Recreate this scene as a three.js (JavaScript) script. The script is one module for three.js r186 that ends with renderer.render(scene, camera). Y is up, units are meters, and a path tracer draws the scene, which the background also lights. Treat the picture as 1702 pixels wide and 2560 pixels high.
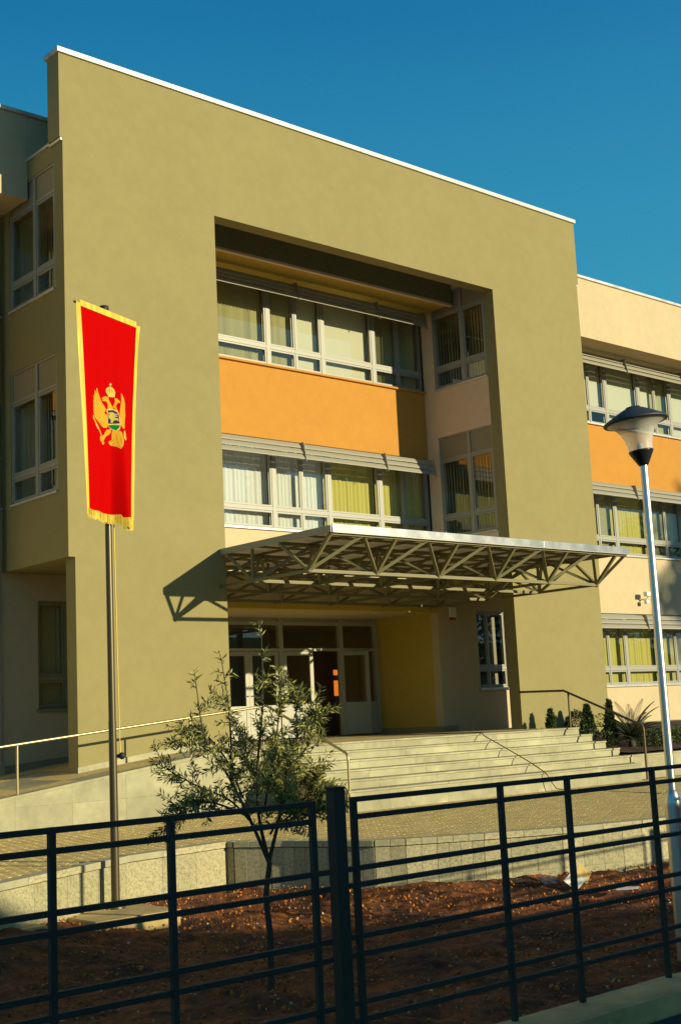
import * as THREE from 'three';
import { mergeGeometries, mergeVertices } from 'three/addons/utils/BufferGeometryUtils.js';
import { RoundedBoxGeometry } from 'three/addons/geometries/RoundedBoxGeometry.js';

// ---------------------------------------------------------------- camera, sky, sun, exposure
const scene = new THREE.Scene();
const D2R = Math.PI / 180, V = (x, y, z) => new THREE.Vector3(x, y, z);
const camera = new THREE.PerspectiveCamera(43.04, 680 / 1024, 0.1, 600);
{
  const yaw = 41.41183 * D2R, pit = 9.062868 * D2R, rol = -2.765362 * D2R;
  const f = V(Math.sin(yaw), 0, -Math.cos(yaw)), r = V(Math.cos(yaw), 0, Math.sin(yaw)), u = V(0, 1, 0);
  const f2 = f.clone().multiplyScalar(Math.cos(pit)).addScaledVector(u, Math.sin(pit));
  const u2 = u.clone().multiplyScalar(Math.cos(pit)).addScaledVector(f, -Math.sin(pit));
  const u3 = u2.clone().multiplyScalar(Math.cos(rol)).addScaledVector(r, -Math.sin(rol));
  camera.position.set(0, 0, 20); camera.up.copy(u3); camera.lookAt(camera.position.clone().add(f2));
}
scene.add(camera);
function rng(s) { return () => { s |= 0; s = s + 0x6D2B79F5 | 0; let t = Math.imul(s ^ s >>> 15, 1 | s); t = t + Math.imul(t ^ t >>> 7, 61 | t) ^ t; return ((t ^ t >>> 14) >>> 0) / 4294967296; }; }
// value noise that tiles
function noiseGrid(n, seed) { const r = rng(seed), a = new Float32Array(n * n); for (let i = 0; i < n * n; i++) a[i] = r(); return (x, y) => { const X = Math.floor(x), Y = Math.floor(y), fx = x - X, fy = y - Y, m = v => ((v % n) + n) % n, s = t => t * t * (3 - 2 * t); const g = (i, j) => a[m(j) * n + m(i)]; const u = s(fx), v = s(fy); return (g(X, Y) * (1 - u) + g(X + 1, Y) * u) * (1 - v) + (g(X, Y + 1) * (1 - u) + g(X + 1, Y + 1) * u) * v; }; }
const veilN = noiseGrid(64, 9);
const SUN = V(0.402, 0.241, 1).normalize();
{
  const W = 512, H = 256, d = new Float32Array(W * H * 4);
  // colour of clear late-afternoon air by elevation (degrees)
  const K = [[0, .20, .38, .46], [5, .12, .37, .48], [11, .065, .345, .49], [18, .034, .300, .475], [30, .0085, .172, .372], [45, .004, .085, .225], [90, .003, .05, .15]];
  for (let j = 0; j < H; j++) for (let i = 0; i < W; i++) {
    const el = ((j + .5) / H - .5) * 180, az = ((i + .5) / W - .5) * 2 * Math.PI;
    const c = Math.cos(el * D2R), dir = V(Math.cos(az) * c, Math.sin(el * D2R), Math.sin(az) * c);
    const e = Math.max(0, el); let k = 0; while (k < K.length - 2 && e > K[k + 1][0]) k++;
    const t = Math.min(1, (e - K[k][0]) / (K[k + 1][0] - K[k][0]));
    const ang = Math.acos(Math.max(-1, Math.min(1, dir.dot(SUN)))) / D2R;
    // scattered sunlight: broad pale glow round the low sun
    const g = .55 * Math.exp(-ang / 13) + .07 * Math.exp(-ang / 36);
    const o = (j * W + i) * 4;
    for (let q = 0; q < 3; q++) d[o + q] = K[k][q + 1] * (1 - t) + K[k + 1][q + 1] * t + g * [1, .84, .58][q];
    for (let q = 0; q < 3; q++) d[o + q] *= .8;
    d[o + 3] = 1;
    const veil = 1 + .05 * (veilN(az * 2.2 + el * .03, el * .11) - .5) + .03 * (veilN(az * 7, el * .33) - .5); for (let q = 0; q < 3; q++) d[o + q] *= veil;
  }
  const sky = new THREE.DataTexture(d, W, H, THREE.RGBAFormat, THREE.FloatType);
  sky.mapping = THREE.EquirectangularReflectionMapping; sky.magFilter = sky.minFilter = THREE.LinearFilter;
  sky.wrapS = THREE.RepeatWrapping; sky.needsUpdate = true;
  scene.background = sky; scene.environment = sky;
}
const sun = new THREE.DirectionalLight(new THREE.Color().setRGB(1, .86, .56), 5);
sun.position.set(18, 3, 0).addScaledVector(SUN, 90); sun.target.position.set(18, 3, 0);
sun.castShadow = true; sun.shadow.mapSize.set(4096, 4096);
Object.assign(sun.shadow.camera, { left: -45, right: 45, top: 30, bottom: -30, near: 1, far: 200 });
scene.add(sun, sun.target);
const renderer = new THREE.WebGLRenderer({ antialias: true });
renderer.toneMapping = THREE.LinearToneMapping; renderer.toneMappingExposure = 1.25;
renderer.shadowMap.enabled = true;

// ---------------------------------------------------------------- helpers
const taken = {};
function numbered(n) { const k = taken[n] = (taken[n] ?? -1) + 1; return k ? `${n}_${String(k).padStart(3, '0')}` : n; }
function shade(o) { o.castShadow = o.receiveShadow = true; return o; }
function tag(o, label, category, group, kind) { if (label) o.userData.label = label; if (category) o.userData.category = category; if (group) o.userData.group = group; if (kind) o.userData.kind = kind; return o; }
function thing(name, label, category, group) { const o = new THREE.Group(); o.name = numbered(name); scene.add(o); return tag(o, label, category, group); }
function struct(name, label) { const o = new THREE.Group(); o.name = numbered(name); scene.add(o); return tag(o, label, null, null, 'structure'); }
function part(parent, name, geo, m) { const o = shade(new THREE.Mesh(Array.isArray(geo) ? merge(geo) : geo, m)); o.name = name; parent.add(o); return o; }
function top(name, geo, m, label, category, group, kind) { const o = shade(new THREE.Mesh(Array.isArray(geo) ? merge(geo) : geo, m)); o.name = numbered(name); scene.add(o); return tag(o, label, category, group, kind); }
function merge(gs) { return gs.length === 1 ? gs[0] : mergeGeometries(gs.map(g => { g = g.index ? g.toNonIndexed() : g; for (const k of Object.keys(g.attributes)) if (!['position', 'normal', 'uv'].includes(k)) g.deleteAttribute(k); return g; })); }
function uvm(g) { // texture coordinates in metres, laid on each face by its own direction
  g = g.index ? g.toNonIndexed() : g; const p = g.attributes.position, n = g.attributes.normal, uv = new Float32Array(p.count * 2);
  for (let i = 0; i < p.count; i++) {
    const ax = Math.abs(n.getX(i)), ay = Math.abs(n.getY(i)), az = Math.abs(n.getZ(i));
    if (ay > ax && ay > az) { uv[2 * i] = p.getX(i); uv[2 * i + 1] = p.getZ(i); }
    else if (ax > az) { uv[2 * i] = p.getZ(i); uv[2 * i + 1] = p.getY(i); }
    else { uv[2 * i] = p.getX(i); uv[2 * i + 1] = p.getY(i); }
  }
  g.setAttribute('uv', new THREE.BufferAttribute(uv, 2)); return g;
}
const box = (x0, x1, y0, y1, z0, z1) => uvm(new THREE.BoxGeometry(Math.abs(x1 - x0), Math.abs(y1 - y0), Math.abs(z1 - z0)).translate((x0 + x1) / 2, (y0 + y1) / 2, (z0 + z1) / 2));
const rbox = (x0, x1, y0, y1, z0, z1, r = .008) => uvm(new RoundedBoxGeometry(x1 - x0, y1 - y0, z1 - z0, 1, r).translate((x0 + x1) / 2, (y0 + y1) / 2, (z0 + z1) / 2));
function bar(a, b, w, h, up = V(0, 1, 0)) { // square bar from a to b
  const d = b.clone().sub(a), L = d.length(); d.normalize(); if (Math.abs(d.dot(up)) > .98) up = V(1, 0, 0);
  const s = up.clone().cross(d).normalize(), u = d.clone().cross(s);
  const m = new THREE.Matrix4().makeBasis(s, u, d).setPosition(a.clone().add(b).multiplyScalar(.5));
  return new THREE.BoxGeometry(w, h ?? w, L).applyMatrix4(m);
}
function rod(a, b, r0, r1 = r0, n = 10) {
  const d = b.clone().sub(a), L = d.length(), q = new THREE.Quaternion().setFromUnitVectors(V(0, 1, 0), d.normalize());
  return new THREE.CylinderGeometry(r1, r0, L, n).applyQuaternion(q).translate((a.x + b.x) / 2, (a.y + b.y) / 2, (a.z + b.z) / 2);
}
const tube = (pts, r, n = 8, seg) => new THREE.TubeGeometry(new THREE.CatmullRomCurve3(pts, false, 'catmullrom', .15), seg ?? pts.length * 8, r, n, false);
function prism(tl, depthVec) { // solid from a planar quad list of 4 points swept by a vector
  const [a, b, c, d] = tl, q = tl.map(p => p.clone().add(depthVec));
  const F = [[a, b, c, d], [q[3], q[2], q[1], q[0]], [b, a, q[0], q[1]], [c, b, q[1], q[2]], [d, c, q[2], q[3]], [a, d, q[3], q[0]]];
  const pos = []; for (const f of F) for (const i of [0, 1, 2, 0, 2, 3]) pos.push(f[i].x, f[i].y, f[i].z);
  const g = new THREE.BufferGeometry(); g.setAttribute('position', new THREE.Float32BufferAttribute(pos, 3)); g.computeVertexNormals(); return uvm(g);
}
function fbm(seed, base, oct) { const ns = []; for (let o = 0; o < oct; o++) ns.push(noiseGrid(base << o, seed + o * 17)); return (u, v) => { let s = 0, a = .5, t = 0; for (let o = 0; o < oct; o++) { s += a * ns[o](u * (base << o), v * (base << o)); t += a; a *= .55; } return s / t; }; }
function tex(size, fn, srgb) {
  const d = new Uint8Array(size * size * 4);
  for (let j = 0; j < size; j++) for (let i = 0; i < size; i++) { const c = fn(i / size, j / size), o = (j * size + i) * 4; for (let q = 0; q < 3; q++) d[o + q] = Math.max(0, Math.min(255, (Array.isArray(c) ? c[q] : c) * 255)); d[o + 3] = 255; }
  const t = new THREE.DataTexture(d, size, size); t.wrapS = t.wrapT = THREE.RepeatWrapping; t.magFilter = THREE.LinearFilter; t.minFilter = THREE.LinearMipmapLinearFilter; t.generateMipmaps = true; if (srgb) t.colorSpace = THREE.SRGBColorSpace; t.needsUpdate = true; return t;
}
const rep = (t, m) => { const c = t.clone(); c.repeat.set(1 / m, 1 / m); c.needsUpdate = true; return c; };
const mat = (r, g, b, rough = .85, o = {}) => { const m = (o.physical ? new THREE.MeshPhysicalMaterial() : new THREE.MeshStandardMaterial()); delete o.physical; m.color.setRGB(r, g, b); m.roughness = rough; return Object.assign(m, o); };

// ---------------------------------------------------------------- materials
const fA = fbm(3, 4, 6), fB = fbm(11, 8, 6), fC = fbm(29, 32, 4), fD = fbm(41, 3, 7);
const sq = x => Math.max(0, Math.min(1, x));
const T = {
  plaster: tex(512, (u, v) => { const n = .93 + .035 * (fA(u, v) - .5) + .05 * (fC(u, v) - .5) + .02 * (fB(u * 1, v) - .5); return sq(n + .03); }, true),
  grain: tex(512, (u, v) => .5 * fC(u, v) + .5 * fB(u, v)),
  stone: tex(512, (u, v) => { const n = .86 + .34 * (fA(u, v) - .5) + .16 * (fB(v, u) - .5) + .1 * (fC(u, v) - .5); return [sq(n), sq(n * .995), sq(n * .97)]; }, true),
  granite: tex(512, (u, v) => { const s = fC(u, v), n = .88 + .10 * (fB(u, v) - .5) + (s > .6 ? .08 : s < .38 ? -.12 : 0); return sq(n); }, true),
  soil: tex(1024, (u, v) => { const n = fD(u, v), m = fB(u, v), k = fC(v, u), c = .55 + .7 * (n - .5) + .5 * (m - .5) + .35 * (k - .5); return [sq(c), sq(c * .9), sq(c * .82)]; }, true),
  metal: tex(256, (u, v) => .82 + .3 * (fB(u, v) - .5), true),
};
const M = {
  tan: mat(.273, .241, .098, .92, { map: rep(T.plaster, 5), bumpMap: rep(T.grain, .6), bumpScale: .003 }),
  cream: mat(.56, .462, .28, .92, { map: rep(T.plaster, 5), bumpMap: rep(T.grain, .6), bumpScale: .003 }),
  creamBounce: mat(.76, .585, .375, .92, { map: rep(T.plaster, 5), bumpMap: rep(T.grain, .6), bumpScale: .003 }),  // same paint as cream, brightened: bounce light is put into the colour
  ochre: mat(.56, .40, .065, .92, { map: rep(T.plaster, 5), bumpMap: rep(T.grain, .6), bumpScale: .003 }),  // recess walls, soffit, slab edge: warm bounce light is mixed into this colour
  orange: mat(.509, .238, .032, .9, { map: rep(T.plaster, 5), bumpMap: rep(T.grain, .6), bumpScale: .003 }),
  sheet: mat(.86, .85, .80, .35, { map: rep(T.metal, 2.3), metalness: .35 }),
  galv: mat(.78, .79, .78, .28, { map: rep(T.metal, 1.7), metalness: .85 }),
  alu: mat(.28, .285, .245, .5, { metalness: .15 }),
  louvre: mat(.317, .302, .23, .5, { metalness: .15 }),
  steelPaint: mat(.16, .145, .06, .55),
  roofPoly: mat(.70, .64, .56, .9, { physical: true, transmission: .5, thickness: 0, side: THREE.DoubleSide }),
  glass: mat(.93, .97, .95, .01, { physical: true, transmission: 1, thickness: 0, ior: 1.95, side: THREE.DoubleSide }),
  doorPaint: mat(.38, .38, .30, .5),
  panelGrey: mat(.25, .22, .13, .7),
  blind: mat(.432, .389, .173, .9), blindPale: mat(.533, .504, .36, .9),
  sheer: mat(.576, .576, .533, .95), curtain: mat(.446, .396, .101, .95),
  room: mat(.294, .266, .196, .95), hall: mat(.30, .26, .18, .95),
  step: mat(.46, .447, .288, .75, { map: rep(T.stone, 2.7), bumpMap: rep(T.grain, .8), bumpScale: .002 }),
  step2: mat(.423, .413, .266, .75, { map: rep(T.stone, 3.3), bumpMap: rep(T.grain, .8), bumpScale: .002 }),
  granite: mat(.46, .425, .24, .8, { map: rep(T.granite, .5), bumpMap: rep(T.grain, .12), bumpScale: .0015 }),
  granite2: mat(.40, .375, .21, .8, { map: rep(T.granite, .6), bumpMap: rep(T.grain, .12), bumpScale: .0015 }),
  granite3: mat(.50, .455, .27, .8, { map: rep(T.granite, .55), bumpMap: rep(T.grain, .12), bumpScale: .0015 }),
  paver: mat(.76, .58, .21, .85, { map: rep(T.granite, .7), bumpMap: rep(T.grain, .4), bumpScale: .003 }),
  mortar: mat(.272, .2, .08, .95),
  concrete: mat(.70, .53, .22, .9, { map: rep(T.stone, 1.5), bumpMap: rep(T.grain, .5), bumpScale: .006 }),
  soil: mat(.46, .165, .022, .97, { map: rep(T.soil, 1.9), bumpMap: rep(T.grain, .35), bumpScale: .02 }),
  clod: mat(.42, .15, .025, .97), pebble: mat(.50, .42, .30, .9),
  bedSoil: mat(.13, .08, .04, .97, { map: rep(T.soil, 1.3) }),
  fence: mat(.024, .029, .022, .75),
  steel: mat(.62, .58, .48, .22, { metalness: 1 }), rail: mat(.40, .34, .19, .35, { metalness: .8 }), flagSteel: mat(.085, .07, .035, .38, { metalness: .5 }), railDark: mat(.12, .085, .045, .5, { metalness: .3 }),
  lampBlack: mat(.012, .014, .016, .35), lampCap: mat(.03, .038, .045, .55),
  lampGlobe: mat(.86, .84, .74, .25, { physical: true, transmission: .55, thickness: 0, side: THREE.DoubleSide }),
  pole: mat(.60, .60, .57, .36, { metalness: 1 }),
  black: mat(.012, .012, .012, .6), white: mat(.78, .77, .72, .6), red: mat(.45, .01, .008, .4),
  bark: mat(.10, .08, .05, .95, { bumpMap: rep(T.grain, .2), bumpScale: .01 }),
  leaf: mat(.12, .135, .022, .6, { side: THREE.DoubleSide }), leafPale: mat(.34, .33, .085, .65, { side: THREE.DoubleSide }),
  conifer: mat(.05, .085, .018, .8, { side: THREE.DoubleSide }), palm: mat(.03, .055, .02, .55, { side: THREE.DoubleSide }), shrub: mat(.06, .085, .02, .75, { side: THREE.DoubleSide }),
  gold: mat(.80, .56, .10, .6), asphalt: mat(.05, .05, .05, .95, { map: rep(T.granite, 1) }), grass: mat(.09, .1, .03, .95),
  paper: mat(.72, .70, .60, .8, { side: THREE.DoubleSide }), card: mat(.45, .33, .12, .85, { side: THREE.DoubleSide }), plasticBag: mat(.05, .05, .055, .4, { side: THREE.DoubleSide }),
};

// ---------------------------------------------------------------- ground
const CURB = [[2.821, 9.042], [6.402, 7.034], [8.68, 5.873], [10.416, 5.591], [10.438, 5.743], [10.796, 6.329], [11.089, 7.088], [11.306, 7.523], [11.588, 7.783], [11.935, 7.989], [12.477, 8.293], [13.454, 8.759], [14.647, 9.128], [15.624, 9.258], [20.615, 9.693], [29.295, 10.127]].map(p => new THREE.Vector2(...p));
function kerbDist(x, z) { let m = 9; for (let i = 0; i < CURB.length - 1; i++) { const A = CURB[i], B = CURB[i + 1], vx = B.x - A.x, vz = B.y - A.y, t = Math.max(0, Math.min(1, ((x - A.x) * vx + (z - A.y) * vz) / (vx * vx + vz * vz))); m = Math.min(m, Math.hypot(x - A.x - vx * t, z - A.y - vz * t)); } return m; }
const soilY = (x, z) => -2.31 + .2 * Math.exp(-Math.pow(kerbDist(x, z) / 1.1, 2)) + .10 * Math.max(0, Math.min(1, (8.2 - x) / 1.7)) * Math.max(0, Math.min(1, (8.6 - z) / 2.1));
{
  const g = new THREE.PlaneGeometry(900, 900).rotateX(-Math.PI / 2).translate(0, -2.7, 0);
  top('ground', uvm(g), M.grass, 'dry open ground around the school', null, null, 'structure');
  top('street', box(-60, 90, -2.1, -1.92, 14.9, 34), M.asphalt, 'asphalt street along the fence', null, null, 'structure');
}
{ // red earth bed between fence and kerb wall
  const x0 = -1, x1 = 21, z0 = 4.9, z1 = 14.7, nx = 420, nz = 200, g = new THREE.PlaneGeometry(x1 - x0, z1 - z0, nx, nz).rotateX(-Math.PI / 2).translate((x0 + x1) / 2, 0, (z0 + z1) / 2);
  const p = g.attributes.position;
  for (let i = 0; i < p.count; i++) { const x = p.getX(i), z = p.getZ(i); const n = fA(x / 6, z / 6) - .5, m = fB(x / 3, z / 3) - .5, k = fC(x / 4, z / 4) - .5; p.setY(i, soilY(x, z) + .12 * n + .15 * m + .06 * k); }
  g.computeVertexNormals(); const uv = g.attributes.uv; for (let i = 0; i < uv.count; i++) uv.setXY(i, p.getX(i), p.getZ(i));
  top('soil_bed', g, M.soil, 'rough red earth bed behind the fence', null, null, 'structure');
  const r = rng(5), dum = new THREE.Object3D();
  const ball = (seed) => { const b = mergeVertices(new THREE.IcosahedronGeometry(1, 1).deleteAttribute('uv').deleteAttribute('normal')), q = b.attributes.position, rr = rng(seed); for (let i = 0; i < q.count; i++) { const s = .65 + .6 * rr(); q.setXYZ(i, q.getX(i) * s, q.getY(i) * s * .6, q.getZ(i) * s); } b.computeVertexNormals(); return b; };
  const scatter = (name, label, geo, m, n, s0, s1, pow) => {
    const im = shade(new THREE.InstancedMesh(geo, m, n)); im.name = name; scene.add(im); tag(im, label, null, null, 'stuff');
    for (let i = 0; i < n; i++) { const x = 1.6 + r() * 15.2, z = 5.7 + r() * 8.7; const s = s0 + (s1 - s0) * Math.pow(r(), pow); dum.position.set(x, soilY(x, z) + .02, z); dum.rotation.set(r() * 6, r() * 6, r() * 6); dum.scale.setScalar(s); dum.updateMatrix(); im.setMatrixAt(i, dum.matrix); const c = .6 + .7 * r(); im.setColorAt(i, new THREE.Color(c, c, c)); }
  };
  scatter('earth_clods', 'loose red clods of earth', ball(1), M.clod, 16000, .003, .024, 2.5);
  scatter('gravel', 'pale pebbles scattered over the earth', ball(2), M.pebble, 1500, .003, .016, 3);
}
{ // paved forecourt
  const s = new THREE.Shape([...CURB.map(p => new THREE.Vector2(p.x, -p.y)), new THREE.Vector2(44, -10.2), new THREE.Vector2(44, 3), new THREE.Vector2(-20, 3), new THREE.Vector2(-20, -9)]);
  const g = uvm(new THREE.ExtrudeGeometry(s, { depth: .5, bevelEnabled: false }).rotateX(-Math.PI / 2).translate(0, -2.039, 0));
  const plaza = struct('forecourt_paving', 'tan block paved forecourt between steps and kerb wall');
  part(plaza, 'bedding', g, M.mortar);
  const inside = (x, z) => { // in front of buildings, behind the kerb stones
    let c = false; const P = [...CURB, new THREE.Vector2(29, -3), new THREE.Vector2(2.8, -3)];
    for (let i = 0, j = P.length - 1; i < P.length; j = i++) if ((P[i].y > z) !== (P[j].y > z) && x < (P[j].x - P[i].x) * (z - P[i].y) / (P[j].y - P[i].y) + P[i].x) c = !c;
    return c;
  };
  const a = .55, ca = Math.cos(a), sa = Math.sin(a), r = rng(8), list = [];
  const L = .205, Wd = .105;
  for (let i = -160; i < 160; i++) for (let j = -260; j < 260; j++) {
    const u = (i + (j % 2 ? .5 : 0)) * L, v = j * Wd, x = 15 + u * sa + v * ca, z = 5 + u * ca - v * sa;
    if (z < 1.45 || x < 3.8 || x > 27 || !inside(x, z) || (x > 14.4 && z < 3.36)) continue;
    if ([[.2, 0], [-.2, 0], [0, .2], [0, -.2]].some(([p, q]) => !inside(x + p, z + q))) continue;
    list.push({ x, z, d: Math.hypot(x, z - 20), seen: Math.abs(Math.atan2(x, 20 - z) / D2R - 41.4) < 14 });
  }
  const bg = new RoundedBoxGeometry(Wd - .008, .05, L - .008, 1, .007).rotateY(a); uvm(bg); const vars = [M.paver, mat(.64, .48, .165, .85, { map: M.paver.map, bumpMap: M.paver.bumpMap, bumpScale: .003 }), mat(.77, .60, .24, .85, { map: M.paver.map, bumpMap: M.paver.bumpMap, bumpScale: .003 })];
  const near = list.filter(o => o.seen).sort((p, q) => p.d - q.d).slice(0, 290); const set = new Set(near); const yOf = () => -1.557 + (r() - .5) * .004;
  for (const o of near) { const m = part(plaza, 'paver', bg, vars[Math.floor(r() * 3)]); m.position.set(o.x, yOf(), o.z); m.rotation.set((r() - .5) * .016, 0, (r() - .5) * .016); }
  const rest = list.filter(o => !set.has(o)), im = shade(new THREE.InstancedMesh(bg, M.paver, rest.length)); im.name = 'paver_field'; im.userData.kind = 'stuff'; plaza.add(im); const dum = new THREE.Object3D();
  rest.forEach((o, i) => { dum.position.set(o.x, yOf(), o.z); dum.rotation.set((r() - .5) * .016, 0, (r() - .5) * .016); dum.updateMatrix(); im.setMatrixAt(i, dum.matrix); const c = .84 + .3 * r(); im.setColorAt(i, new THREE.Color(c, c * (.97 + .06 * r()), c)); });
}
{ // kerb wall: facing slabs and coping stones
  const w = thing('kerb_wall', 'low granite slab wall edging the forecourt above the red earth', 'wall'); const r = rng(21);
  for (let i = 0; i < CURB.length - 1; i++) {
    const A = CURB[i], B = CURB[i + 1], L = A.distanceTo(B), d = B.clone().sub(A).normalize(), ang = Math.atan2(-d.y, d.x);
    const small = i >= 3 && i <= 9, ws = small ? .17 : i > 9 ? .33 : .62, n = Math.max(1, Math.round(L / ws)), pw = L / n, nc = Math.max(1, Math.round(L / (small ? .2 : .52))), cw = L / nc;
    const place = (o, t, y, off) => { o.position.set(A.x + d.x * t - d.y * off, y, A.y + d.y * t + d.x * off); o.rotation.y = ang; };
    for (let k = 0; k < n; k++) { const o = part(w, 'facing_slab', rbox(-pw / 2 + .0015, pw / 2 - .0015, -.42, .42, -.02, .02, .003), [M.granite, M.granite2, M.granite3][Math.floor(r() * 3)]); place(o, (k + .5) * pw, -2.03, .005 + .004 * r()); }
    for (let k = 0; k < nc; k++) { const o = part(w, 'coping_stone', rbox(-cw / 2 + .0015, cw / 2 - .0015, -.04, .04, -.15, .05, .006), [M.granite3, M.step2, M.granite][Math.floor(r() * 3)]); place(o, (k + .5) * cw, -1.562 + .003 * r(), 0); }
  }
}

// ---------------------------------------------------------------- ramp, landing, steps
const rampY = x => Math.min(-.415, -.478 + .125 * (x - 13.15)), PLAZA = -1.54;
{
  const w = struct('entrance_ramp', 'pale stone ramp rising to the entrance landing'); const r = rng(31), ms = () => r() < .5 ? M.step : M.step2;
  for (let x = 4.6; x < 14.45; x += .985) { // facing slabs in two courses
    const x1 = Math.min(14.46, x + .982), y0 = PLAZA - .03, yt = q => rampY(q) - .037, ym = -1.1;
    const q = (a, b, c, d) => part(w, 'facing_slab', prism([V(x, a, 1.37), V(x1, b, 1.37), V(x1, c, 1.37), V(x, d, 1.37)], V(0, 0, -.04)), ms());
    if (yt(x) < y0 + .02) continue;
    if (yt(x) > ym + .05) { q(y0, y0, ym - .002, ym - .002); q(ym, ym, yt(x1), yt(x)); } else q(y0, y0, yt(x1), yt(x));
  }
  for (let x = 4.6; x < 14.45; x += 1.33) { const x1 = Math.min(14.46, x + 1.328); part(w, 'coping_stone', prism([V(x, rampY(x) - .035, 1.392), V(x1, rampY(x1) - .035, 1.392), V(x1, rampY(x1) + .012, 1.392), V(x, rampY(x) + .012, 1.392)], V(0, 0, -.24)), ms()); }
  const zs = [1.148, .6, 0, -.6, -1.2, -1.85, -2.5]; // walking surface slabs
  for (let x = 2; x < 14.4; x += .8) for (let k = 0; k < zs.length - 1; k++) {
    const x1 = Math.min(14.46, x + .797), za = zs[k] - .002, zb = zs[k + 1] + .002;
    part(w, 'ramp_slab', prism([V(x, rampY(x) - .05, za), V(x1, rampY(x1) - .05, za), V(x1, rampY(x1) - .05, zb), V(x, rampY(x) - .05, zb)], V(0, .05, 0)), r() < .5 ? M.paver : M.step2);
  }
  part(w, 'ramp_core', box(2, 14.4, -2.0, -1.57, -2.5, 1.3), M.mortar);
  // sloping skirting along the left leg
  part(w, 'skirting', prism([V(11.39, rampY(11.39) - .05, .022), V(13.64, rampY(13.64) - .05, .022), V(13.64, rampY(13.64) + .10, .022), V(11.39, rampY(11.39) + .10, .022)], V(0, 0, -.022)), M.step);
  part(w, 'skirting', prism([V(13.642, -.46, .022), V(14.68, -.46, .022), V(14.68, -.315, .022), V(13.642, -.315, .022)], V(0, 0, -.022)), M.step);
}
{
  const w = struct('entrance_landing', 'paved landing in front of the entrance doors'); const r = rng(33);
  for (let x = 14.464; x < 26; x += 1.036) for (let z = -4.9; z < 1.34; z += .89) {
    const z1 = Math.min(1.338, z + .887), x1 = Math.min(26, x + 1.033); if (z1 > -.35 && x > 22.4) continue;
    part(w, 'landing_slab', rbox(x, z1 > -.35 ? Math.min(x1, 22.75) : x1, -.48, -.418 + .002 * r(), z, z1, .003), [M.step, M.step2, M.paver][Math.floor(r() * 3)]);
  }
  part(w, 'landing_core', box(14.47, 22.74, -2.0, -.482, -9, 1.3), M.mortar);
}
{
  const w = struct('entrance_steps', 'pale stone steps climbing to the landing'); const r = rng(37); const ms = () => r() < .5 ? M.step : M.step2;
  for (let i = 0; i < 6; i++) {
    const y = -.415 - .153 * i, z = 1.70 + .349 * i, xe = i === 5 ? 22.5 : 22.75; let x = 14.46, k = 0;
    const base = i < 5 ? -.415 - .153 * (i + 1) : PLAZA - .03, off = .09 * i;
    while (x < xe - .01) {
      let x1 = Math.min(xe, 14.46 + (k + 1) * 1.405 - off); if (xe - x1 < .25) x1 = xe; k++;
      part(w, 'tread', rbox(x + .0015, x1 - .0015, y - .035, y, z - (i ? .375 : .36), z + .024, .005), ms());
      part(w, 'riser', rbox(x + .0015, x1 - .0015, base + .001, y - .037, z - .03, z, .002), ms()); x = x1;
    }
    part(w, 'step_core', box(14.466, xe - .01, -1.62, y - .039, z - .40, z - .032), M.concrete);
  }
}
const bedY = z => -.49 - .125 * Math.max(0, z + 1.0);
{ // planter to the right of the steps
  const w = thing('planter_wall', 'long pale stone planter wall right of the steps', 'wall'); const r = rng(39);
  for (let x = 22.753; x < 44; x += 1.4) { part(w, 'facing_slab', rbox(x, x + 1.397, PLAZA - .03, -1.064, 3.056, 3.096, .002), r() < .5 ? M.step : M.step2); part(w, 'coping_stone', rbox(x, x + 1.397, -1.062, -1.027, 2.84, 3.12, .005), r() < .5 ? M.step : M.step2); }
  const g = new THREE.PlaneGeometry(21, 5.5, 160, 60).rotateX(-Math.PI / 2).translate(33.27, 0, .2), p = g.attributes.position;
  for (let i = 0; i < p.count; i++) p.setY(i, bedY(p.getZ(i)) + .06 * (fB(p.getX(i) / 3, p.getZ(i) / 3) - .5)); g.computeVertexNormals();
  top('planter_soil', uvm(g), M.bedSoil, 'dark planting soil behind the planter wall', null, null, 'structure');
}

// ---------------------------------------------------------------- school building
const B = thing('school_building', 'three storey school with tan portal frame, cream walls and orange bands', 'building');
const add = (n, g, m) => part(B, n, g, m);
{ // portal frame standing in front
  const s = new THREE.Shape([[11.41, -1.5], [14.66, -1.5], [14.66, 10.06], [22.86, 10.06], [22.86, -1.5], [26.07, -1.5], [26.07, 3.03], [26.14, 3.03], [26.14, 10.81], [26.2, 10.81], [26.2, 12.47], [11.22, 12.47], [11.22, 10.81], [11.28, 10.81], [11.28, 3.03], [11.41, 3.03]].map(p => new THREE.Vector2(...p)));
  const g = new THREE.ExtrudeGeometry(s, { depth: .33, bevelEnabled: false }).translate(0, 0, -.33);
  add('portal_frame', [uvm(g), box(11.22, 26.2, 10.83, 12.47, -.43, -.331)], M.tan);
  for (let x = 11.17; x < 26.2; x += 2.52) add('parapet_coping', rbox(x, Math.min(26.25, x + 2.516), 12.472, 12.575, -.48, .045, .01), M.sheet);
}
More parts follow.
